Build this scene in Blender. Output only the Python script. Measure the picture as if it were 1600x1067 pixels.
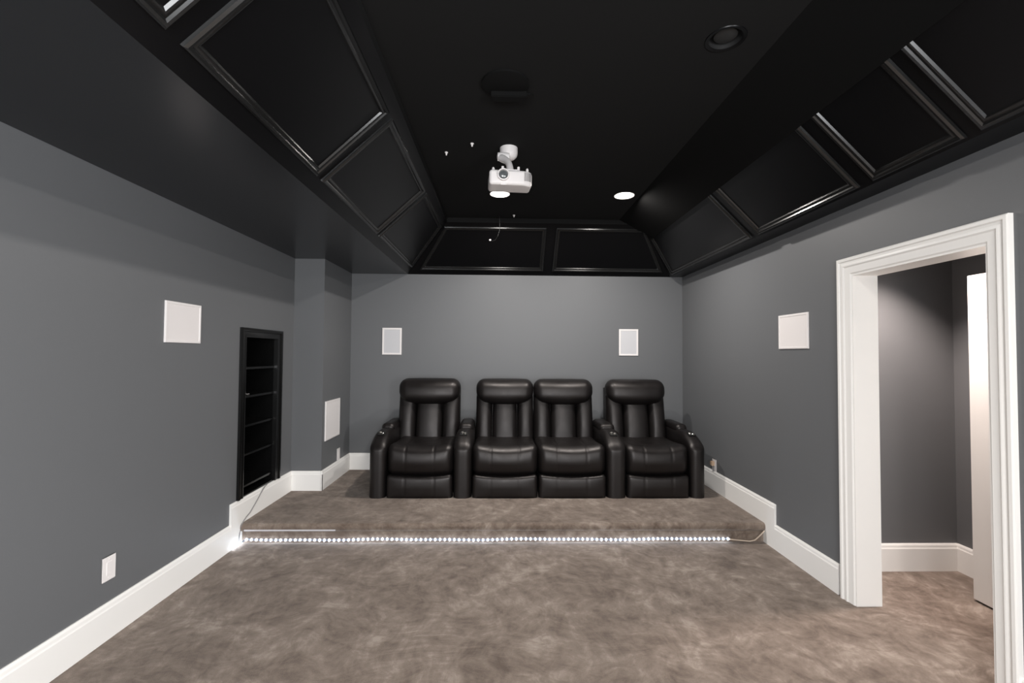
import bpy, bmesh, math, random
from mathutils import Vector, Matrix
random.seed(4)
for o in list(bpy.data.objects):
    bpy.data.objects.remove(o)
scene = bpy.context.scene
C = scene.collection

# ---------------------------------------------------------------- camera
EYE = 1.52
def set_camera():
    f, yaw, pit, rol = 723.97, .0233, .028, .0072
    F = Vector((math.sin(yaw)*math.cos(pit), math.cos(yaw)*math.cos(pit), math.sin(pit)))
    R = Vector((math.cos(yaw), -math.sin(yaw), 0)); U = R.cross(F)
    R2 = R*math.cos(rol) + U*math.sin(rol); U2 = -R*math.sin(rol) + U*math.cos(rol)
    cam = bpy.data.cameras.new('camera'); cam.sensor_width = 36; cam.lens = f/1600*36
    cam.clip_start = .02
    o = bpy.data.objects.new('camera', cam); C.objects.link(o)
    m = Matrix((R2, U2, -F)).transposed().to_4x4(); m.translation = Vector((0, 0, EYE))
    o.matrix_world = m
    scene.camera = o
set_camera()

# ---------------------------------------------------------------- world, exposure
w = bpy.data.worlds.new('world'); scene.world = w; w.use_nodes = True
w.node_tree.nodes['Background'].inputs[0].default_value = (.9, .95, 1, 1)
w.node_tree.nodes['Background'].inputs[1].default_value = 0.6
vs = scene.view_settings
vs.view_transform = 'Standard'; vs.look = 'None'; vs.gamma = 1; vs.use_curve_mapping = False
vs.exposure = 0.16
CAN_POWER = 34.0            # each lit ceiling downlight
CAN_COLOR = (1.0, .95, .90)
HALL_POWER = 260.0
LED_STRENGTH = 17.0

# daylight through the two windows behind the camera, one in the front wall and one in the right wall
def daylight(loc, rot, sx, sy, power):
    day = bpy.data.lights.new('window_daylight', 'AREA'); day.shape = 'RECTANGLE'; day.size = sx; day.size_y = sy
    day.energy = power; day.color = (.96, .98, 1.0)
    o = bpy.data.objects.new('window_daylight', day); C.objects.link(o)
    o.location = loc; o.rotation_euler = rot
daylight((-.2, -2.27, 1.5), (math.pi/2, 0, 0), 2.3, 1.25, 155.0)
daylight((2.15, -1.1, 1.5), (math.pi/2, 0, math.pi/2), 1.5, 1.25, 140.0)

# ---------------------------------------------------------------- room measures
XL, XR, XP, YB, YJ = -2.078, 2.182, -1.78, 5.53, 4.685
YF = -2.3                   # front wall, behind the camera
ZS = 2.468                  # soffit height
H, HS = 3.0, 2.95           # flat ceiling, top of the sloped sides
XI, XRI = -1.118, 2.03      # soffit inner edges
RISER, YS = .1575, 3.80
BH, BT = .192, .017         # baseboard

# ---------------------------------------------------------------- materials
def mat(name, col, rough=.5, spec=.5, metal=0., emit=None, es=0., coat=0.):
    m = bpy.data.materials.new(name); m.use_nodes = True
    b = m.node_tree.nodes['Principled BSDF']
    b.inputs['Base Color'].default_value = (*col, 1)
    b.inputs['Roughness'].default_value = rough
    b.inputs['Specular IOR Level'].default_value = spec
    b.inputs['Metallic'].default_value = metal
    b.inputs['Coat Weight'].default_value = coat
    if emit:
        b.inputs['Emission Color'].default_value = (*emit, 1)
        b.inputs['Emission Strength'].default_value = es
    return m
def noise(m, scale, detail=4, rough=.6, dist=0., vec=None):
    n = m.node_tree.nodes.new('ShaderNodeTexNoise')
    n.inputs['Scale'].default_value = scale; n.inputs['Detail'].default_value = detail
    n.inputs['Roughness'].default_value = rough; n.inputs['Distortion'].default_value = dist
    if vec: m.node_tree.links.new(vec, n.inputs['Vector'])
    return n
def coords(m, scale=(1, 1, 1), rot=(0, 0, 0)):
    t = m.node_tree.nodes.new('ShaderNodeTexCoord'); p = m.node_tree.nodes.new('ShaderNodeMapping')
    p.inputs['Scale'].default_value = scale; p.inputs['Rotation'].default_value = rot
    m.node_tree.links.new(t.outputs['Object'], p.inputs['Vector'])
    return p.outputs['Vector']
def ramp(m, fac, stops):
    r = m.node_tree.nodes.new('ShaderNodeValToRGB')
    e = r.color_ramp.elements
    e[0].position, e[0].color = stops[0][0], (*stops[0][1], 1)
    e[1].position, e[1].color = stops[-1][0], (*stops[-1][1], 1)
    for p, c in stops[1:-1]:
        k = e.new(p); k.color = (*c, 1)
    m.node_tree.links.new(fac, r.inputs['Fac'])
    return r
def bump(m, fac, strength, dist=.01):
    b = m.node_tree.nodes.new('ShaderNodeBump')
    b.inputs['Strength'].default_value = strength; b.inputs['Distance'].default_value = dist
    m.node_tree.links.new(fac, b.inputs['Height'])
    m.node_tree.links.new(b.outputs['Normal'], m.node_tree.nodes['Principled BSDF'].inputs['Normal'])

def wall_mat(name, col):
    m = mat(name, col, .5, .35)
    v = coords(m); n = noise(m, 260, 3, .6, 0, v); bump(m, n.outputs['Fac'], .12, .002)
    return m
M = {}
M['wall'] = wall_mat('grey_wall_paint', (.128, .132, .138))
M['hall'] = wall_mat('hall_wall_paint', (.135, .137, .142))
M['soffit'] = mat('black_satin_soffit_paint', (.015, .016, .018), .27, .5)
M['ceil'] = mat('black_flat_ceiling_paint', (.0125, .0125, .0125), .9, .1)
M['band'] = mat('black_matte_edge_paint', (.0095, .0095, .0095), 1., 0.)
M['slope'] = mat('black_gloss_panel_paint', (.004, .004, .0045), .30, .2)
M['mould'] = mat('black_gloss_moulding_paint', (.010, .010, .010), .2, .5)
M['niche'] = mat('black_gloss_shelf_paint', (.004, .004, .004), .25, .35)
M['white'] = mat('white_trim_paint', (.86, .845, .82), .38, .4)
M['hallceil'] = mat('hall_ceiling_paint', (.6, .6, .6), .8, .2)
M['plastic'] = mat('white_plastic', (.80, .765, .755), .45, .4)
M['tan'] = mat('tan_plastic', (.45, .32, .22), .5, .4)
M['chrome'] = mat('chrome', (.8, .76, .7), .22, .5, 1.)
M['blackplastic'] = mat('black_plastic', (.012, .012, .012), .45, .4)
M['dark'] = mat('dark_void', (.006, .006, .006), .8, .1)
M['clear'] = mat('clear_plastic_strip', (.55, .53, .55), .25, .6)
M['tape'] = mat('led_tape', (.16, .17, .2), .5, .3)
M['cable'] = mat('grey_cable', (.25, .24, .24), .5, .4)
M['tancable'] = mat('tan_cable', (.55, .45, .36), .5, .4)

def carpet():
    m = mat('brown_carpet', (.2, .16, .13), .95, .1)
    nt = m.node_tree
    def warped(scale, rot, amt, wscale):
        base = coords(m); wn_ = noise(m, wscale, 3, .55, 0, base)
        sub = nt.nodes.new('ShaderNodeVectorMath'); sub.operation = 'SUBTRACT'; sub.inputs[1].default_value = (.5, .5, .5)
        nt.links.new(wn_.outputs['Color'], sub.inputs[0])
        sc = nt.nodes.new('ShaderNodeVectorMath'); sc.operation = 'SCALE'; sc.inputs['Scale'].default_value = amt
        nt.links.new(sub.outputs[0], sc.inputs[0])
        ad = nt.nodes.new('ShaderNodeVectorMath'); ad.operation = 'ADD'
        nt.links.new(base, ad.inputs[0]); nt.links.new(sc.outputs[0], ad.inputs[1])
        mp = nt.nodes.new('ShaderNodeMapping'); mp.inputs['Scale'].default_value = scale; mp.inputs['Rotation'].default_value = (0, 0, rot)
        nt.links.new(ad.outputs[0], mp.inputs['Vector'])
        return mp.outputs['Vector']
    big = noise(m, 2.4, 4, .55, .5, coords(m))
    mid = noise(m, 7.5, 7, .68, .4, warped((1, .75, 1), .5, .35, 2.0))
    stroke = noise(m, 13, 6, .68, .3, warped((.38, 1.3, 1), .9, 1.1, 1.1))
    stroke2 = noise(m, 12, 6, .68, .3, warped((1.3, .45, 1), .3, 1.3, .8))
    fine = noise(m, 190, 2, .7, 0, coords(m))
    def add(a, b, wa, wb):
        x = nt.nodes.new('ShaderNodeMath'); x.operation = 'MULTIPLY'; x.inputs[1].default_value = wa
        nt.links.new(a, x.inputs[0])
        y = nt.nodes.new('ShaderNodeMath'); y.operation = 'MULTIPLY_ADD'; y.inputs[1].default_value = wb
        nt.links.new(b, y.inputs[0]); nt.links.new(x.outputs[0], y.inputs[2])
        return y.outputs[0]
    s = add(big.outputs['Fac'], mid.outputs['Fac'], .3, .4)
    s = add(s, stroke.outputs['Fac'], 1, .3)
    s = add(s, stroke2.outputs['Fac'], .8, .2)
    s = add(s, fine.outputs['Fac'], .94, .06)
    r = ramp(m, s, [(.40, (.100, .073, .057)), (.47, (.158, .121, .097)), (.525, (.210, .166, .136)), (.59, (.315, .262, .222))])
    nt.links.new(r.outputs['Color'], nt.nodes['Principled BSDF'].inputs['Base Color'])
    b2 = add(fine.outputs['Fac'], s, .4, 1.2)
    bump(m, b2, .5, .02)
    nt.nodes['Principled BSDF'].inputs['Sheen Weight'].default_value = .15
    return m
M['carpet'] = carpet()
def leather():
    m = mat('black_leather', (.0055, .0045, .0045), .42, .43)
    m.node_tree.nodes['Principled BSDF'].inputs['Specular Tint'].default_value = (1, .94, .92, 1)
    n = noise(m, 230, 3, .6, 0, coords(m)); big = noise(m, 9, 3, .5, .4, coords(m))
    r = ramp(m, big.outputs['Fac'], [(.3, (.38,)*3), (.7, (.48,)*3)])
    m.node_tree.links.new(r.outputs['Color'], m.node_tree.nodes['Principled BSDF'].inputs['Roughness'])
    bump(m, n.outputs['Fac'], .1, .002)
    return m
M['leather'] = leather()
def grille_mat(name, col):
    m = mat(name, col, .6, .3)
    v = m.node_tree.nodes.new('ShaderNodeTexVoronoi'); v.inputs['Scale'].default_value = 260
    v.inputs['Randomness'].default_value = 0
    m.node_tree.links.new(coords(m), v.inputs['Vector'])
    r = ramp(m, v.outputs['Distance'], [(.12, tuple(c*.72 for c in col)), (.4, col)])
    m.node_tree.links.new(r.outputs['Color'], m.node_tree.nodes['Principled BSDF'].inputs['Base Color'])
    return m
M['grille_white'] = grille_mat('white_speaker_grille', (.80, .76, .75))
M['grille_grey'] = grille_mat('grey_speaker_grille', (.58, .58, .60))
M['pane'] = mat('window_glass', (.9, .95, 1), .05, .5); M['pane'].node_tree.nodes['Principled BSDF'].inputs['Transmission Weight'].default_value = 1
M['lamp'] = mat('lit_lamp_lens', (1, 1, 1), .5, .3, 0, (1, .97, .93), 9)
M['lampoff'] = mat('unlit_lamp_lens', (.02, .02, .02), .5, .3)
M['reflector'] = mat('white_can_baffle', (.75, .72, .7), .5, .3)
M['led'] = mat('led_emitter', (1, 1, 1), .5, .3, 0, (.74, .85, 1), LED_STRENGTH)
M['lens'] = mat('projector_lens_glass', (.10, .11, .115), .12, .8, 0, None, 0, .6)

# ---------------------------------------------------------------- mesh helpers
class MB:
    def __init__(s): s.v = []; s.f = []
    def add(s, vs_, fs):
        k = len(s.v); s.v += [tuple(p) for p in vs_]; s.f += [tuple(i+k for i in f) for f in fs]; return s
    def quad(s, a, b, c, d): return s.add([a, b, c, d], [(0, 1, 2, 3)])
    def box(s, x0, x1, y0, y1, z0, z1):
        return s.add([(x0,y0,z0),(x1,y0,z0),(x1,y1,z0),(x0,y1,z0),(x0,y0,z1),(x1,y0,z1),(x1,y1,z1),(x0,y1,z1)],
                     [(0,3,2,1),(4,5,6,7),(0,1,5,4),(1,2,6,5),(2,3,7,6),(3,0,4,7)])
    def prism(s, pts, a, b):
        """pts: closed 3D outline, extruded from +a to +b (vectors)"""
        n = len(pts); a = Vector(a); b = Vector(b)
        vv = [Vector(p)+a for p in pts] + [Vector(p)+b for p in pts]
        ff = [tuple(range(n-1, -1, -1)), tuple(range(n, 2*n))] + [(i, (i+1) % n, n+(i+1) % n, n+i) for i in range(n)]
        return s.add(vv, ff)
    def rings(s, rings, closed=True, caps=False):
        n = len(rings[0]); k = len(s.v)
        for r in rings: s.v += [tuple(p) for p in r]
        for j in range(len(rings)-1):
            for i in range(n if closed else n-1):
                i2 = (i+1) % n
                s.f.append((k+j*n+i, k+j*n+i2, k+(j+1)*n+i2, k+(j+1)*n+i))
        if caps:
            s.f.append(tuple(k+i for i in range(n-1, -1, -1)))
            s.f.append(tuple(k+(len(rings)-1)*n+i for i in range(n)))
        return s
    def tube(s, pts, r, n=8):
        pts = [Vector(p) for p in pts]; rr = []
        for i, p in enumerate(pts):
            t = (pts[min(i+1, len(pts)-1)] - pts[max(i-1, 0)]).normalized()
            up = Vector((0, 0, 1)) if abs(t.z) < .9 else Vector((0, 1, 0))
            a = t.cross(up).normalized(); b = t.cross(a)
            q = r[i] if isinstance(r, (list, tuple)) else r
            rr.append([p + a*q*math.cos(2*math.pi*k/n) + b*q*math.sin(2*math.pi*k/n) for k in range(n)])
        return s.rings(rr, True, True)
    def lathe(s, prof, axis='z', n=28, at=(0, 0, 0), caps=True):
        rr = []
        for r, h in prof:
            ring = []
            for k in range(n):
                a = 2*math.pi*k/n; x, y = r*math.cos(a), r*math.sin(a)
                p = {'z': (x, y, h), 'y': (x, h, y), 'x': (h, x, y)}[axis]
                ring.append((p[0]+at[0], p[1]+at[1], p[2]+at[2]))
            rr.append(ring)
        return s.rings(rr, True, caps)
    def build(s, name, m, parent=None, smooth=False, bevel=0.):
        me = bpy.data.meshes.new(name); me.from_pydata(s.v, [], s.f)
        bm = bmesh.new(); bm.from_mesh(me); bmesh.ops.recalc_face_normals(bm, faces=bm.faces)
        if bevel:
            es = [e for e in bm.edges if len(e.link_faces) == 2 and e.calc_face_angle(0) > .6]
            bmesh.ops.bevel(bm, geom=es, offset=bevel, segments=2, affect='EDGES', clamp_overlap=True)
        bm.to_mesh(me); bm.free()
        me.materials.append(m)
        if smooth:
            me.polygons.foreach_set('use_smooth', [True]*len(me.polygons))
            if hasattr(me, 'set_sharp_from_angle'): me.set_sharp_from_angle(angle=smooth if smooth is not True else math.radians(42))
        o = bpy.data.objects.new(name, me); C.objects.link(o)
        if parent: o.parent = parent
        return o
def tag(o, label=None, cat=None, group=None, kind=None):
    if label: o['label'] = label
    if cat: o['category'] = cat
    if group: o['group'] = group
    if kind: o['kind'] = kind
    return o
def struct(o, label=None): return tag(o, label, None, None, 'structure')
def empty(name, loc=(0, 0, 0), rz=0):
    o = bpy.data.objects.new(name, None); o.location = loc; o.rotation_euler = (0, 0, rz); o.empty_display_size = .05
    C.objects.link(o); return o

def cushion(name, size, r, seg, m, parent, deform=None, at=(0, 0, 0)):
    """rounded, subdivided box centred at 'at', then deformed"""
    h = [q/2 for q in size]; r = min(r, *(q*.98 for q in h))
    def axis(hh, k):
        inner = hh - r; arc = [inner + r*math.tan(math.radians(a)) for a in (45, 34, 23, 11.5)]
        mid = [-inner + 2*inner*i/k for i in range(k+1)]
        return [-q for q in arc] + mid + arc[::-1]
    ax = [axis(h[i], seg[i]) for i in range(3)]
    mb = MB(); idx = {}
    def vert(p):
        key = tuple(round(q, 5) for q in p)
        if key in idx: return idx[key]
        inn = Vector([max(-(h[i]-r), min(h[i]-r, p[i])) for i in range(3)])
        d = Vector(p) - inn
        q = inn + d.normalized()*r if d.length > 1e-9 else inn
        if deform: q = Vector(deform(q.x, q.y, q.z))
        mb.v.append((q.x+at[0], q.y+at[1], q.z+at[2])); idx[key] = len(mb.v)-1
        return idx[key]
    for a in range(3):
        b, c = (a+1) % 3, (a+2) % 3
        for sgn in (-1, 1):
            for i in range(len(ax[b])-1):
                for j in range(len(ax[c])-1):
                    f = []
                    for (bi, cj) in ((i, j), (i+1, j), (i+1, j+1), (i, j+1)):
                        p = [0, 0, 0]; p[a] = sgn*h[a]; p[b] = ax[b][bi]; p[c] = ax[c][cj]
                        f.append(vert(p))
                    mb.f.append(tuple(f))
    return mb.build(name, m, parent, smooth=math.radians(80))

# ================================================================ the room
fl = MB(); fl.box(XL-.02, XR+1.2, YF-.02, YB+.02, -.05, 0); struct(fl.build('floor', M['carpet']), 'brown patterned carpet floor')
# carpeted riser with a rounded nosing
prof = [(YS, 0), (YS, .098)]
for a in range(0, 10):
    t = math.radians(-90 - a*20); prof.append((YS-.012+.02*math.cos(t) if a < 9 else YS, .1275+.03*math.sin(t)))
prof = [(YS, 0), (YS, .094)] + [(YS-.008-.024*math.sin(math.radians(a)), .126-.0315*math.cos(math.radians(a))) for a in range(0, 181, 15)] + [(YS+.05, RISER), (YB+.0, RISER), (YB+.0, 0)]
rs = MB().prism([(0, y, z) for y, z in prof], (XL, 0, 0), (XR, 0, 0))
struct(rs.build('riser_step', M['carpet'], None, smooth=True), 'low carpeted platform that the recliners stand on')

# ---- walls
T = .12
NY0, NY1, NZ0, NZ1 = 3.80, 4.335, .35, 1.655       # niche hole
lw = MB()
lw.quad((XL,YF,0),(XL,NY0,0),(XL,NY0,ZS),(XL,YF,ZS)); lw.quad((XL,NY1,0),(XL,YJ,0),(XL,YJ,ZS),(XL,NY1,ZS))
lw.quad((XL,NY0,0),(XL,NY1,0),(XL,NY1,NZ0),(XL,NY0,NZ0)); lw.quad((XL,NY0,NZ1),(XL,NY1,NZ1),(XL,NY1,ZS),(XL,NY0,ZS))
lw.quad((XL,YJ,0),(XP,YJ,0),(XP,YJ,ZS),(XL,YJ,ZS)); lw.quad((XP,YJ,0),(XP,YB,0),(XP,YB,ZS),(XP,YJ,ZS))
struct(lw.build('wall_left', M['wall']))
struct(MB().box(XP-.02, XR+.0, YB, YB+T, 0, ZS+.02).build('wall_back', M['wall']))
FX0, FX1, FZ0, FZ1 = -1.35, .95, .875, 2.125
struct(MB().box(XL, FX0, YF-T, YF, 0, ZS+.02).box(FX1, XR, YF-T, YF, 0, ZS+.02).box(FX0, FX1, YF-T, YF, 0, FZ0).box(FX0, FX1, YF-T, YF, FZ1, ZS+.02).build('wall_front', M['wall']))
wn = struct(empty('window_1', (0, YF-.06, 0)), 'white framed window in the front wall')
MB().box(FX0, FX1, -.03, .03, FZ0, FZ0+.05).box(FX0, FX1, -.03, .03, FZ1-.05, FZ1).box(FX0, FX0+.05, -.03, .03, FZ0, FZ1).box(FX1-.05, FX1, -.03, .03, FZ0, FZ1).box(-.23, -.17, -.03, .03, FZ0, FZ1).build('window_frame', M['white'], wn)
for xa, xb in ((FX0+.05, -.23), (-.17, FX1-.05)): MB().box(xa, xb, -.003, .003, FZ0+.05, FZ1-.05).build('pane', M['pane'], wn)
DY0, DY1, DZ = 2.005, 2.835, 2.045                  # doorway
WX = XR + .15
rw = MB()
WY0, WY1 = -1.85, -.35
rw.box(XR, WX, YF, WY0, 0, ZS+.02); rw.box(XR, WX, WY1, DY0, 0, ZS+.02); rw.box(XR, WX, WY0, WY1, 0, FZ0); rw.box(XR, WX, WY0, WY1, FZ1, ZS+.02); rw.box(XR, WX, DY1, YB+T, 0, ZS+.02); rw.box(XR, WX, DY0, DY1, DZ, ZS+.02)
struct(rw.build('wall_right', M['wall']))
wn = struct(empty('window_2', (XR+.07, 0, 0)), 'white framed window in the right wall')
MB().box(-.03, .03, WY0, WY1, FZ0, FZ0+.05).box(-.03, .03, WY0, WY1, FZ1-.05, FZ1).box(-.03, .03, WY0, WY0+.05, FZ0, FZ1).box(-.03, .03, WY1-.05, WY1, FZ0, FZ1).build('window_frame', M['white'], wn)
MB().box(-.003, .003, WY0+.05, WY1-.05, FZ0+.05, FZ1-.05).build('pane', M['pane'], wn)
# ---- hall beyond the doorway
HX, HY, HZ, HJX, HJY = 3.28, 3.285, 2.45, 3.01, 2.08
struct(MB().box(WX, HX+T, HY, HY+T, 0, HZ).build('wall_hall_back', M['hall']))
hw = MB().box(HX, HX+T, HJY, HY, 0, HZ).box(HJX, HX+T, .6, HJY, 0, HZ)
struct(hw.build('wall_hall_right', M['hall']))
struct(MB().box(WX, HX+T, .5, .6, 0, HZ).build('wall_hall_front', M['hall']))
struct(MB().box(WX, HX+T, .5, HY+T, HZ, HZ+.05).build('ceiling_hall', M['hallceil']))

# ---- baseboards
def base_run(mb, p0, p1, z0, z1, nrm):
    p0, p1, n = Vector((*p0, 0)), Vector((*p1, 0)), Vector((*nrm, 0))
    pr = [(0, z0), (BT, z0), (BT, z1-.034), (BT*.8, z1-.026), (BT*.72, z1-.012), (BT*.4, z1), (0, z1)]
    mb.rings([[p + n*d + Vector((0, 0, z)) for d, z in pr] for p in (p0, p1)], True, True)
YST = 3.645
b = MB(); base_run(b, (XL, YF), (XL, YST), 0, BH, (1, 0)); base_run(b, (XL, YST), (XL, YJ), 0, RISER+BH, (1, 0))
base_run(b, (XL, YJ), (XP+BT, YJ), 0, RISER+BH, (0, -1)); base_run(b, (XP, YJ-BT), (XP, YB), 0, RISER+BH, (1, 0))
struct(b.build('baseboard_left', M['white']))
b = MB(); base_run(b, (XP, YB), (XR, YB), RISER, RISER+BH, (0, -1)); struct(b.build('baseboard_back', M['white']))
b = MB(); base_run(b, (XR, YF), (XR, 1.915), 0, BH, (-1, 0)); base_run(b, (XR, 2.955), (XR, YST), 0, BH, (-1, 0))
base_run(b, (XR, YST), (XR, YB), 0, RISER+BH, (-1, 0)); struct(b.build('baseboard_right', M['white']))
b = MB(); base_run(b, (XL, YF), (XR, YF), 0, BH, (0, 1)); struct(b.build('baseboard_front', M['white']))
b = MB(); base_run(b, (WX, HY), (HX, HY), 0, BH, (0, -1)); base_run(b, (HX, HJY), (HX, HY), 0, BH, (-1, 0))
struct(b.build('baseboard_hall', M['white']))

# ---- door frame: jamb boards and moulded casing
df = empty('door_1', (0, 0, 0)); struct(df, 'white moulded door frame of the open doorway')
JT = .02
MB().box(XR-.004, WX+.004, DY1-JT, DY1+.01, 0, DZ).build('jamb', M['white'], df)
MB().box(XR-.004, WX+.004, DY0-.01, DY0+JT, 0, DZ).build('jamb', M['white'], df)
MB().box(XR-.004, WX+.004, DY0+JT, DY1-JT, DZ-JT, DZ+.01).build('jamb_head', M['white'], df)
CW = .105
def casing(x, sgn, nm):
    pr = [(0, 0), (0, .022), (.006, .026), (.02, .026), (.026, .019), (.036, .017), (.044, .021), (.052, .021), (.06, .014), (.088, .011), (.098, .011), (CW, .005), (CW, 0)]
    y0, y1, zt = DY0+.012-CW, DY1-.012+CW, DZ-.01+CW
    mb = MB(); rr = []
    for s_, p in pr:
        xx = x + sgn*p
        rr.append([(xx, y0+s_, 0), (xx, y0+s_, zt-s_), (xx, y1-s_, zt-s_), (xx, y1-s_, 0)])
    mb.rings(rr, False)
    return mb.build(nm, M['white'], df, smooth=math.radians(30))
casing(XR, -1, 'casing'); casing(WX, 1, 'casing')
# open white door in the hall
d2 = struct(MB().box(2.972, 3.008, 2.08, 2.88, .012, 2.042).build('door_2', M['white'], None, bevel=.003), 'plain white door standing open in the hall')
for z in (.2, 1.02, 1.82): MB().lathe([(.008, z), (.008, z+.09)], 'z', 10, (3.012, 2.078, 0)).build('hinge', M['chrome'], d2)

# ================================================================ ceiling
LIGHTS = [(-.023, 4.235), (1.13, 4.23), (1.037, 2.10), (-.023, -.05), (1.05, -.05), (-.023, -1.1), (1.05, -1.1)]
LIT = [True, True, False, True, True, True, True]
CR = .078
TX0, TX1, TY0, TY1 = -.60, 1.55, -1.55, 5.0          # flat part
XB, ZB = 1.675, 2.823                                  # lowered black band on the right
def flat_ceiling():
    xs = sorted({TX0, TX1, *[x+d for x, _ in LIGHTS for d in (-.12, .12)]}); 
    mb = MB()
    ys = sorted({TY0, TY1, *[y+d for _, y in LIGHTS for d in (-.12, .12)]})
    # strip by strip in y, cutting out a cell round every can
    rows = sorted({y for _, y in LIGHTS})
    segs = []
    cells = [(x-.12, x+.12, y-.12, y+.12, x, y) for x, y in LIGHTS]
    yb = sorted({TY0, TY1, *[c[2] for c in cells], *[c[3] for c in cells]})
    for y0, y1 in zip(yb, yb[1:]):
        inn = sorted([c for c in cells if c[2] < (y0+y1)/2 < c[3]])
        x = TX0
        for c in inn:
            mb.quad((x,y0,H),(c[0],y0,H),(c[0],y1,H),(x,y1,H)); x = c[1]
        mb.quad((x,y0,H),(TX1,y0,H),(TX1,y1,H),(x,y1,H))
    for x0, x1, y0, y1, cx, cy in cells:
        circ, sq = [], []
        for k in range(32):
            a = 2*math.pi*k/32; ca, sa = math.cos(a), math.sin(a)
            circ.append((cx+CR*ca, cy+CR*sa, H)); q = .12/max(abs(ca), abs(sa)); sq.append((cx+q*ca, cy+q*sa, H))
        mb.rings([sq, circ], True)
    return mb.build('ceiling', M['ceil'])
ceil = struct(flat_ceiling(), 'flat black tray ceiling')
# soffits
so = MB().box(XL-.02, XI, YF, YB+T, ZS, ZS+.08); so.build('soffit', M['soffit'], ceil)
MB().box(XRI, XR+.02, YF, YB+T, ZS, ZS+.08).build('soffit', M['slope'], ceil)
MB().box(XI, XRI, YF, YF+.12, ZS, ZS+.08).build('soffit', M['soffit'], ceil)
# sloped sides
FY = YF+.12
def slope(pts):
    return MB().add(pts, [(0, 1, 2, 3)]).build('sloped_side', M['slope'], ceil)
sl = slope([(XI, FY, ZS), (XI, YB, ZS), (TX0, TY1, HS), (TX0, TY0, HS)])
rY = YB-(XRI-XB)
srm = MB().add([(XRI, FY, ZS), (XRI, YB, ZS), (XB, rY, ZB), (XB, FY+.35, ZB)], [(0, 1, 2, 3)])
sr = srm.build('sloped_side', M['slope'], ceil)
sb = slope([(XI, YB, ZS), (XRI, YB, ZS), (TX1, TY1, HS), (TX0, TY1, HS)])
slope([(XI, FY, ZS), (XRI, FY, ZS), (TX1, TY0, HS), (TX0, TY0, HS)])
XC = 1.28
MB().prism([(XB-.014, 0, ZB-.017), (XC, 0, H), (XB, 0, H), (XB, 0, ZB)], (0, FY+.35, 0), (0, TY1, 0)).prism([(XB-.014, 0, ZB-.017), (TX1-.02, 0, HS), (XB, 0, HS), (XB, 0, ZB)], (0, TY1, 0), (0, rY, 0)).build('edge_band', M['band'], ceil)
MB().quad((TX0, TY0, HS), (TX0, TY1, HS), (TX0, TY1, H), (TX0, TY0, H)).quad((TX0, TY1, HS), (TX1, TY1, HS), (TX1, TY1, H), (TX0, TY1, H)).quad((TX0, TY0, HS), (TX1, TY0, HS), (TX1, TY0, H), (TX0, TY0, H)).build('crown_edge', M['ceil'], ceil)
# picture-frame mouldings, mitred
PROF = [(0, 0), (.002, .012), (.010, .019), (.020, .017), (.026, .010), (.034, .012), (.042, .009), (.048, 0)]
def inset(poly, s):
    n = len(poly); out = []
    for i in range(n):
        p, a, q = Vector(poly[i-1]), Vector(poly[i]), Vector(poly[(i+1) % n])
        d1, d2_ = (a-p).normalized(), (q-a).normalized()
        n1, n2 = Vector((-d1.y, d1.x)), Vector((-d2_.y, d2_.x))
        k = (n1+n2); k = k/(1+n1.dot(n2)); out.append(a + k*s)
    return out
def frame(poly, o, u, v, nrm, parent):
    o, u, v, nrm = map(Vector, (o, u, v, nrm))
    area = sum(poly[i-1][0]*poly[i][1]-poly[i][0]*poly[i-1][1] for i in range(len(poly)))
    if area < 0: poly = poly[::-1]
    rr = [[o + u*q.x + v*q.y + nrm*(h_+.0005) for q in inset(poly, s_)] for s_, h_ in PROF]
    return MB().rings(rr, True).build('panel_moulding', M['mould'], parent, smooth=math.radians(35))
L = math.hypot(TX0-XI, HS-ZS); vL = ((TX0-XI)/L, 0, (HS-ZS)/L); nL = ((HS-ZS)/L, 0, -(TX0-XI)/L)
t0, t1 = .118*L, .90*L
for a, c in ((-1.0, .16), (.26, 1.435), (1.51, 2.615), (2.69, 3.87)):
    frame([(a, t0), (c, t0), (c, t1), (a, t1)], (XI, 0, ZS), (0, 1, 0), vL, nL, sl)
frame([(3.945, t0), (YB-.16, t0), (TY1-.05, t1), (3.945, t1)], (XI, 0, ZS), (0, 1, 0), vL, nL, sl)
LR = math.hypot(XB-XRI, ZB-ZS); vR = ((XB-XRI)/LR, 0, (ZB-ZS)/LR); nR = (-(ZB-ZS)/LR, 0, (XB-XRI)/LR)
r0, r1 = .035*LR, LR*1.2
for a, c in ((.70, 1.875), (1.94, 2.44), (2.537, 3.56)):
    frame([(a, r0), (c, r0), (c, r1), (a, r1)], (XRI, 0, ZS), (0, 1, 0), vR, nR, sr)
frame([(3.66, r0), (YB-.12, r0), (rY-.12, r1), (3.66, r1)], (XRI, 0, ZS), (0, 1, 0), vR, nR, sr)
LB = math.hypot(TY1-YB, HS-ZS); vB = (0, (TY1-YB)/LB, (HS-ZS)/LB); nB = (0, -(HS-ZS)/LB, (TY1-YB)/LB)
bt0, bt1 = .10*LB, .93*LB
frame([(-.98, bt0), (.49, bt0), (.49, bt1), (-.63, bt1)], (0, YB, ZS), (1, 0, 0), vB, nB, sb)
frame([(.597, bt0), (1.93, bt0), (1.58, bt1), (.597, bt1)], (0, YB, ZS), (1, 0, 0), vB, nB, sb)

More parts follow.
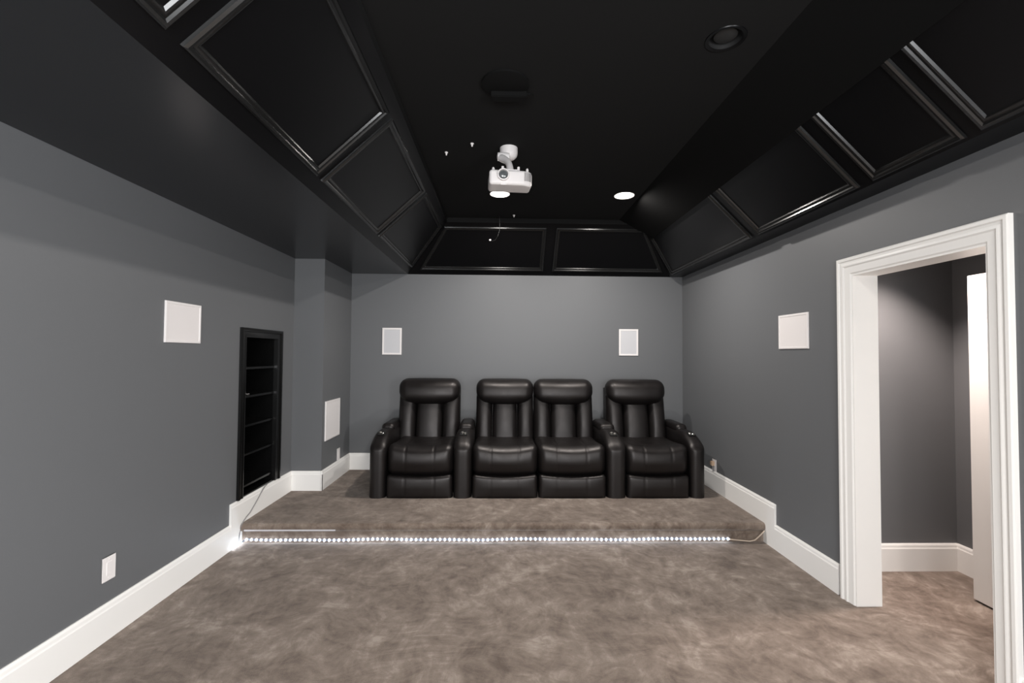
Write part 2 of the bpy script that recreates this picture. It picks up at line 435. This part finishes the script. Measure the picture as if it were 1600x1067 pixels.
# ---- downlights
def downlight(x, y, z, lit, label, power, color, cone=None, group='recessed ceiling downlights'):
    r = CR
    root = empty('recessed_downlight', (x, y, z)); tag(root, label, 'ceiling light', group)
    MB().lathe([(r-.004, -.001), (r+.012, -.004), (r+.014, 0), (r-.004, .001)], 'z', 32, caps=False).build('trim_ring', M['reflector' if lit else 'slope'], root, True)
    MB().lathe([(r-.002, 0), (r-.006, .05), (.03, .075)], 'z', 32, caps=False).build('baffle', M['reflector' if lit else 'lampoff'], root, True)
    MB().lathe([(.056, .026), (.052, .014), (.03, .006), (.004, .004)], 'z', 28).build('lamp', M['lamp' if lit else 'lampoff'], root, True)
    if lit:
        if cone:
            la = bpy.data.lights.new('downlight_beam', 'SPOT'); la.spot_size = math.radians(cone); la.spot_blend = .7; la.shadow_soft_size = .04
        else:
            la = bpy.data.lights.new('downlight_beam', 'AREA'); la.shape = 'DISK'; la.size = .12
        la.energy = power; la.color = color
        lo = bpy.data.objects.new('downlight_beam', la); C.objects.link(lo); lo.parent = root; lo.location = (0, 0, .002)
    return root
names = ['lit white downlight partly hidden below the projector', 'lit white downlight to the right of the projector',
         'unlit black downlight at upper right of the ceiling',
         'lit downlight overhead, left of the pair above the viewer', 'lit downlight overhead, right of the pair above the viewer',
         'lit downlight near the front wall, left of its pair', 'lit downlight near the front wall, right of its pair']
for (x, y), l_, nm in zip(LIGHTS, LIT, names):
    downlight(x, y, H, l_, nm, CAN_POWER*(1 if y > 1 else .85), CAN_COLOR)
downlight(2.66, 2.86, HZ-.006, True, 'lit downlight in the hall ceiling beyond the doorway', HALL_POWER, (1, .86, .79), 100)

# ---- black fixture on the ceiling
bf = empty('ceiling_bracket', (.012, 2.49, H)); tag(bf, 'black round ceiling bracket between the downlights and the viewer', 'bracket')
MB().lathe([(.13, 0), (.13, -.012), (.10, -.02), (.01, -.022)], 'z', 32).build('plate', M['dark'], bf, True)
MB().box(-.08, .12, .04, .10, -.05, -.015).build('bar', M['dark'], bf, bevel=.004)
MB().tube([(.11, .05, -.03), (.14, .04, -.035), (.155, .06, -.03)], .006).build('hook', M['dark'], bf, True)

# ================================================================ projector
pr_ = empty('ceiling_projector', (.05, 3.085, 2.682), math.radians(4)); pr_.rotation_euler = (math.radians(3.5), 0, math.radians(4)); tag(pr_, 'white projector hanging from the black ceiling on a curved mount', 'projector')
def pdef(x, y, z):
    k = max(0., (x-.06)/.09); y2 = y + .05*k*k if y < 0 else y          # right front corner swept back
    return (x, y2, z)
cushion('body', (.285, .195, .097), .02, (10, 4, 4), M['plastic'], pr_, pdef)
MB().lathe([(.030, -.094), (.037, -.100), (.040, -.108), (.038, -.115), (.031, -.116), (.029, -.102)], 'y', 32, (-.052, 0, .012), caps=False).build('lens_ring', M['plastic'], pr_, True)
MB().lathe([(.031, -.100), (.027, -.106), (.017, -.111), (.002, -.113)], 'y', 32, (-.052, 0, .012)).build('lens', M['lens'], pr_, True)
for i in range(7): MB().box(.088+i*.007, .091+i*.007, -.103+.05*((.03+i*.007)/.09)**2, -.085, -.02, .034).build('vent_slat', M['cable'], pr_)
MB().box(-.07, -.03, -.1, -.08, -.052, -.042).build('focus_lever', M['plastic'], pr_, bevel=.002)
for x in (-.115, .11): MB().lathe([(.009, .05), (.009, .066), (.005, .074)], 'z', 12, (x, -.05, 0)).build('foot', M['plastic'], pr_, True)
MB().box(-.055, .055, -.05, .05, .056, .066).box(-.06, -.045, -.05, -.035, .052, .085).box(.045, .06, -.05, -.035, .052, .085).build('mount_bracket', M['plastic'], pr_, bevel=.002)
MB().tube([(.0, 0, .062), (.0, .02, .10), (-.004, .05, .135), (-.014, .085, .165), (-.034, .12, .19), (-.05, .145, .205)], [.027, .023, .022, .023, .026, .026], 16).build('mount_arm', M['plastic'], pr_, True)
MB().lathe([(.018, .222), (.040, .228), (.058, .245), (.064, .265), (.064, .318)], 'z', 28, (.008, .225, 0)).build('mount_dome', M['plastic'], pr_, True)
MB().lathe([(.004, -.045), (.028, -.04), (.031, .0), (.028, .04), (.004, .045)], 'x', 20, (-.035, .165, .222)).build('mount_joint', M['plastic'], pr_, True)
MB().tube([(-.03, .17, .23), (.0, .20, .24)], .022, 12).build('mount_neck', M['plastic'], pr_, True)
# loose bits on the ceiling
def anchor(x, y, label):
    a = empty('ceiling_anchor', (x, y, H)); tag(a, label, 'anchor', 'white anchors left in the ceiling')
    MB().lathe([(.012, 0), (.013, -.004), (.007, -.01), (.005, -.022), (.001, -.025)], 'z', 14).build('collar', M['plastic'], a, True)
    return a
anchor(-.413, 3.37, 'small white ceiling anchor farthest left of the projector')
anchor(-.215, 3.22, 'small white ceiling anchor just left of the projector mount')
anchor(.125, 4.88, 'small white ceiling anchor below and right of the projector')
wi = empty('hanging_wire', (-.03, 4.93, H)); tag(wi, 'thin wire with a white tip hanging from the ceiling below the projector', 'wire')
MB().tube([(0, 0, 0), (.004, .0, -.08), (.002, .01, -.15), (-.015, .015, -.21), (-.045, .02, -.255), (-.078, .02, -.262), (-.098, .02, -.25)], .0022, 6).build('cord', M['blackplastic'], wi, True)
MB().lathe([(.002, -.012), (.010, -.006), (.011, .004), (.004, .012)], 'x', 12, (-.098, .02, -.253)).build('tip', M['plastic'], wi, True)

# ================================================================ in-wall things
def wall_frame(root, axis_u, w_, h_, t_, bw, nm, m):
    """rectangular frame in the local XZ plane, proud towards -Y"""
    pr2 = [(0, 0), (0, -t_), (.003, -t_-.002), (bw-.003, -t_-.002), (bw, -t_*.5)]
    rr = [[(-w_/2+s_, p, -h_/2+s_), (w_/2-s_, p, -h_/2+s_), (w_/2-s_, p, h_/2-s_), (-w_/2+s_, p, h_/2-s_)] for s_, p in pr2]
    return MB().rings(rr, True).build(nm, m, root)
def speaker(loc, rz, w_, h_, label, gm, bw):
    r = empty('wall_speaker', loc, rz); tag(r, label, 'speaker', 'in-wall speakers')
    wall_frame(r, None, w_, h_, .008, bw, 'frame', M['plastic'])
    MB().box(-w_/2+bw-.002, w_/2-bw+.002, -.007, -.001, -h_/2+bw-.002, h_/2-bw+.002).build('grille', M[gm], r)
    return r
speaker((XL, 3.07, 1.71), math.pi/2, .338, .260, 'white square wall speaker on the left wall before the shelf niche', 'grille_white', .018)
speaker((XR, 3.407, 1.707), -math.pi/2, .348, .260, 'white square wall speaker on the right wall beside the doorway', 'grille_white', .018)
speaker((-1.296, YB, 1.666), 0, .228, .318, 'grey mesh speaker on the back wall above the leftmost recliner', 'grille_grey', .022)
speaker((1.529, YB, 1.674), 0, .232, .318, 'grey mesh speaker on the back wall above the rightmost recliner', 'grille_grey', .022)
v = empty('return_air_grille', (XP, 4.961, .828), math.pi/2); tag(v, 'white slatted air return grille low on the left corner wall', 'vent')
wall_frame(v, None, .41, .40, .010, .022, 'frame', M['plastic'])
MB().box(-.185, .185, -.002, -.0005, -.18, .18).build('backing', M['cable'], v)
s = MB()
for i in range(24):
    x = -.178+i*.0155; s.box(x-.0055, x+.0055, -.011, -.003, -.18, .18)
tag(s.build('slats', M['plastic'], v), kind='stuff')
def plate(loc, rz, label, plug=False):
    r = empty('wall_plate', loc, rz); tag(r, label, 'wall plate', 'white electrical wall plates')
    MB().box(-.044, .044, -.006, 0, -.066, .066).build('cover', M['plastic'], r, bevel=.003)
    MB().box(-.017, .017, -.008, -.005, -.034, .034).build('receptacle', M['plastic'], r, bevel=.001)
    for z in (-.048, .048): MB().lathe([(.004, -.0075), (.004, -.005)], 'y', 10, (0, 0, z)).build('screw', M['plastic'], r)
    if plug:
        p = MB().box(-.02, .02, -.04, -.008, .0, .045).build('plug', M['tan'], r, bevel=.004)
    return r
plate((XL, 2.543, .371), math.pi/2, 'white wall plate low on the left wall near the viewer')
plate((XP, 5.16, .415), math.pi/2, 'white wall plate under the air return grille')
plate((XR, 4.70, .405), -math.pi/2, 'white outlet with a tan plug on the right wall behind the recliners', True)

# ---- built-in shelf niche
n = empty('shelf_niche', (XL, 4.08, .35)); tag(n, 'tall glossy black built-in shelf niche in the left wall', 'shelf')
OY0, OY1, OZ0, OZ1 = 3.733, 4.43, .35, 1.722
pr3 = [(0, 0), (0, .018), (.008, .022), (.026, .020), (.034, .012), (.060, .012), (.068, .016), (.076, .014), (.08, -.02)]
rr = []
for s_, p in pr3:
    e = 1.0
    rr.append([(p, OY0-4.08+s_, 0), (p, OY0-4.08+s_, OZ1-.35-s_), (p, OY1-4.08-s_*1.25, OZ1-.35-s_), (p, OY1-4.08-s_*1.25, 0)])
MB().rings(rr, False).build('casing', M['niche'], n, smooth=math.radians(35))
y0, y1, z1, D = NY0-4.08, NY1-4.08, NZ1-.35, -.42
MB().box(D-.02, D, y0, y1, 0, z1).build('back_panel', M['niche'], n)
MB().box(D, -.001, y0-.02, y0, 0, z1).build('side_panel', M['niche'], n)
MB().box(D, -.001, y1, y1+.02, 0, z1).build('side_panel', M['niche'], n)
MB().box(D, -.001, y0, y1, z1, z1+.02).build('top_panel', M['niche'], n)
MB().box(D, -.001, y0, y1, .0, .012).build('bottom_panel', M['niche'], n)
for z in (1.40, 1.165, .925, .69, .435):
    MB().box(D, -.012, y0, y1, z-.35-.018, z-.35).build('shelf', M['niche'], n, bevel=.002)
a = empty('power_adapter', (XL-.10, 3.93, 1.166)); tag(a, 'small black power adapter lying on a shelf of the wall niche', 'adapter')
MB().box(-.03, .03, -.045, .045, 0, .03).build('case', M['blackplastic'], a, bevel=.005)
MB().tube([(.028, -.02, .015), (.05, -.03, .018), (.06, .0, .006), (.055, .04, .006)], .004, 6).build('lead', M['cable'], a, True)

# ---- LED strip along the riser
led = empty('led_strip', (-.06, YS, 0)); tag(led, 'glowing white LED strip along the foot of the carpeted riser', 'light strip')
XA, XE = -2.035, 1.88
path = [(XL+BT+.006, YST+.0, .012), (XL+BT+.008, 3.70, .014), (XL+BT+.016, 3.765, .017)]
mb = MB()
def led_z(x): return .024+.003*math.sin(x*5.2)+.002*math.sin(x*11)
strip = path + [(XA+.01+i*(XE-XA)/80, YS-.005, led_z(XA+i*(XE-XA)/80)) for i in range(81)]
rrs = []
for (x, y, z) in strip: rrs.append([(x+.06, y-YS-.001, z-.007), (x+.06, y-YS-.001, z+.007), (x+.06, y-YS+.002, z+.007), (x+.06, y-YS+.002, z-.007)])
mb.rings(rrs, True, True).build('tape', M['tape'], led)
lm = None
pts = [(XL+BT+.009, YST+.012+i*.03, .013) for i in range(5)]
x = XA+.012
while x < XE: pts.append((x, YS-.008, led_z(x))); x += .0385
for i, p in enumerate(pts):
    if lm is None:
        o = MB().lathe([(.0095, .002), (.0095, -.003), (.007, -.007), (.002, -.009)], 'y', 10).build('led', M['led'], led, True); lm = o
    else:
        o = lm.copy(); C.objects.link(o); o.parent = led
    o.location = (p[0]+.06, p[1]-YS, p[2])
    if i < 5: o.rotation_euler = (0, 0, math.pi/2)
wt = MB().tube([(1.88, YS-.008, .022), (1.97, YS-.012, .014), (2.04, YS-.02, .010), (2.085, YS-.02, .02), (2.115, YS-.03, .055), (2.14, YS-.036, .085), (2.155, YS-.036, .10)], .0055, 8).build('led_lead', M['tancable'])
tag(wt, 'tan wire curling up at the right end of the riser', 'wire')
cb = MB().tube([(XL+.03, 4.16, .365), (XL+.027, 4.12, .352), (XL+.024, 4.06, .31), (XL+.024, 3.98, .255), (XL+.023, 3.90, .205), (XL+.026, 3.84, .19), (XL+.026, 3.775, .155), (XL+.024, 3.75, .09), (XL+.026, 3.735, .025)], .004, 8).build('power_cable', M['cable'])
tag(cb, 'thin grey cable running down the left baseboard from the niche', 'cable')
tag(MB().prism([(0, YS-.036, .106), (0, YS-.033, .102), (0, YS-.028, .110), (0, YS-.031, .114)], (-2.03, 0, 0), (-1.31, 0, 0)).build('nosing_strip', M['clear']), 'pale plastic strip under the riser edge at its left end', 'strip')

# ================================================================ recliners
YC = 4.42
def recliner(x0, x1, b0, b1, arms, label):
    """x0..x1 seat, b0..b1 back, arms: list of (from, to)"""
    xc, w_ = (x0+x1)/2, x1-x0
    r = empty('recliner', (xc, YC, RISER)); tag(r, label, 'recliner', 'black leather theatre recliners')
    hw = w_/2; lea = M['leather']; g = .216*w_
    def seam(x, k): return sum(k*math.exp(-((x-q)/.006)**2) for q in (-g, g))
    MB().box(-hw+.012, hw-.012, .08, .86, .002, .2).build('base', M['blackplastic'], r, bevel=.01)
    # footrest panel
    fw, fh = w_-.012, .218
    def fd(x, y, z):
        q = 1-(x/hw)**2
        if y < 0: y -= .022*(1-abs(x/hw)**4)*(1-((z-.03)/(fh*.65))**2) - seam(x, .004)
        if z > 0: z -= .016*q
        return (x, y, max(z, -fh/2+.02))
    cushion('footrest', (fw, .10, fh+.04), .035, (40, 2, 8), lea, r, fd, (0, .062, fh/2-.018))
    # seat cushion, dipped in the middle and rolled over the front
    sh, sd = .30, .64
    def sdf(x, y, z):
        q = 1-(x/hw)**2; fr = max(0, -y/(sd/2))
        zz = z/(sh/2)
        if z > 0: z += -.034*q*(.4+.6*fr) - seam(x, .005) - .03*(1-fr)
        else: z -= .020*q*fr
        y += -.050*fr**3*max(0, 1-(zz-.1)**2)*(.6+.4*q) + (seam(x, .004) if fr > .8 else 0)
        return (x, y, z)
    cushion('seat', (w_-.004, sd, sh+.012), .07, (44, 10, 6), lea, r, sdf, (0, .365, .358))
    # backrest: a leaning shell with three stuffed upright channels
    bw = b1-b0; bc = (b0+b1)/2-xc
    lean = .20
    def leaned(z): return lean*(z-.40)
    MB().prism([(0, .70, .36), (0, .86, .05), (0, .90, .05), (0, .945, 1.0), (0, .84, 1.02)], (bc-bw/2+.012, 0, 0), (bc+bw/2-.012, 0, 0)).build('back_shell', lea, r, bevel=.025)
    bh_ = .57; cw = bw*.43; sw = (bw-cw)/2
    for cx, ww in ((-(cw+sw)/2, sw), (0, cw), ((cw+sw)/2, sw)):
        def bdf(x, y, z, ww=ww, cx=cx):
            qx = 1-(x/(ww/2))**2; qz = max(0, 1-abs(z/(bh_/2))**3)
            if y < 0: y -= .030*max(0, qx)*qz
            x *= 1 - .05*max(0, z/(bh_/2)) if cx == 0 else 1
            z2 = z - (.02 if cx == 0 else 0)*0
            return (x, y + lean*(z+.62-.40), z2)
        cushion('back_channel', (ww-.004, .13, bh_), .052, (8, 3, 8), lea, r, bdf, (bc+cx, .69, .66))
    # headrest pillow with a sagging lower edge
    hh, hd = .24, .21; hx = bw/2
    def hdf(x, y, z):
        q = max(0, 1-(x/hx)**2); zz = z/(hh/2)
        if z < 0: z -= .042*q*(-zz)
        else: z += .006*q*zz
        if y < 0: y -= .032*q*max(0, 1-(zz)**2)
        x *= 1 - .08*max(0, -zz)**2
        return (x, y+.15*z, z)
    cushion('headrest', (bw, hd, hh), .092, (18, 3, 3), lea, r, hdf, (bc, .752, .968))
    for a0, a1 in arms:
        ax, aw = (a0+a1)/2-xc, a1-a0
        al, ah = .86, .60
        def adf(x, y, z):
            fr = max(0., min(1., (-y-al/2+.30)/.30))
            if z > 0: z -= .125*fr*fr*(z/(ah/2+.035))
            return (x, y, max(z, -ah/2+.035))     # square foot
        cushion('arm', (aw-.006, al, ah+.07), .062, (4, 16, 8), lea, r, adf, (ax, al/2, ah/2-.034))
        cushion('arm_pad', (aw-.026, .44, .10), .048, (4, 8, 2), lea, r, None, (ax, .63, .594))
        c = MB().box(-.036, .036, -.030, .030, -.006, .003).build('control_plate', M['blackplastic'], r, bevel=.002)
        c.location = (ax, .17, .583); c.rotation_euler = (.34, 0, 0)
        for dx, dy in ((-.014, .008), (.013, -.010)):
            MB().lathe([(.014, .001), (.014, .009), (.010, .013), (.002, .0135)], 'z', 14, (dx, dy, 0)).build('button', M['chrome'], c, True)
    return r
recliner(-1.083, -.448, -1.118, -.446, [(-1.245, -1.083), (-.448, -.272)], 'leftmost black leather recliner with two arms, beside the left corner')
recliner(-.271, .362, -.271, .361, [], 'armless black leather recliner forming the left half of the middle pair')
recliner(.363, 1.02, .363, 1.02, [], 'armless black leather recliner forming the right half of the middle pair')
recliner(1.21, 1.824, 1.170, 1.826, [(1.02, 1.21), (1.824, 1.976)], 'rightmost black leather recliner with two arms, beside the right wall')
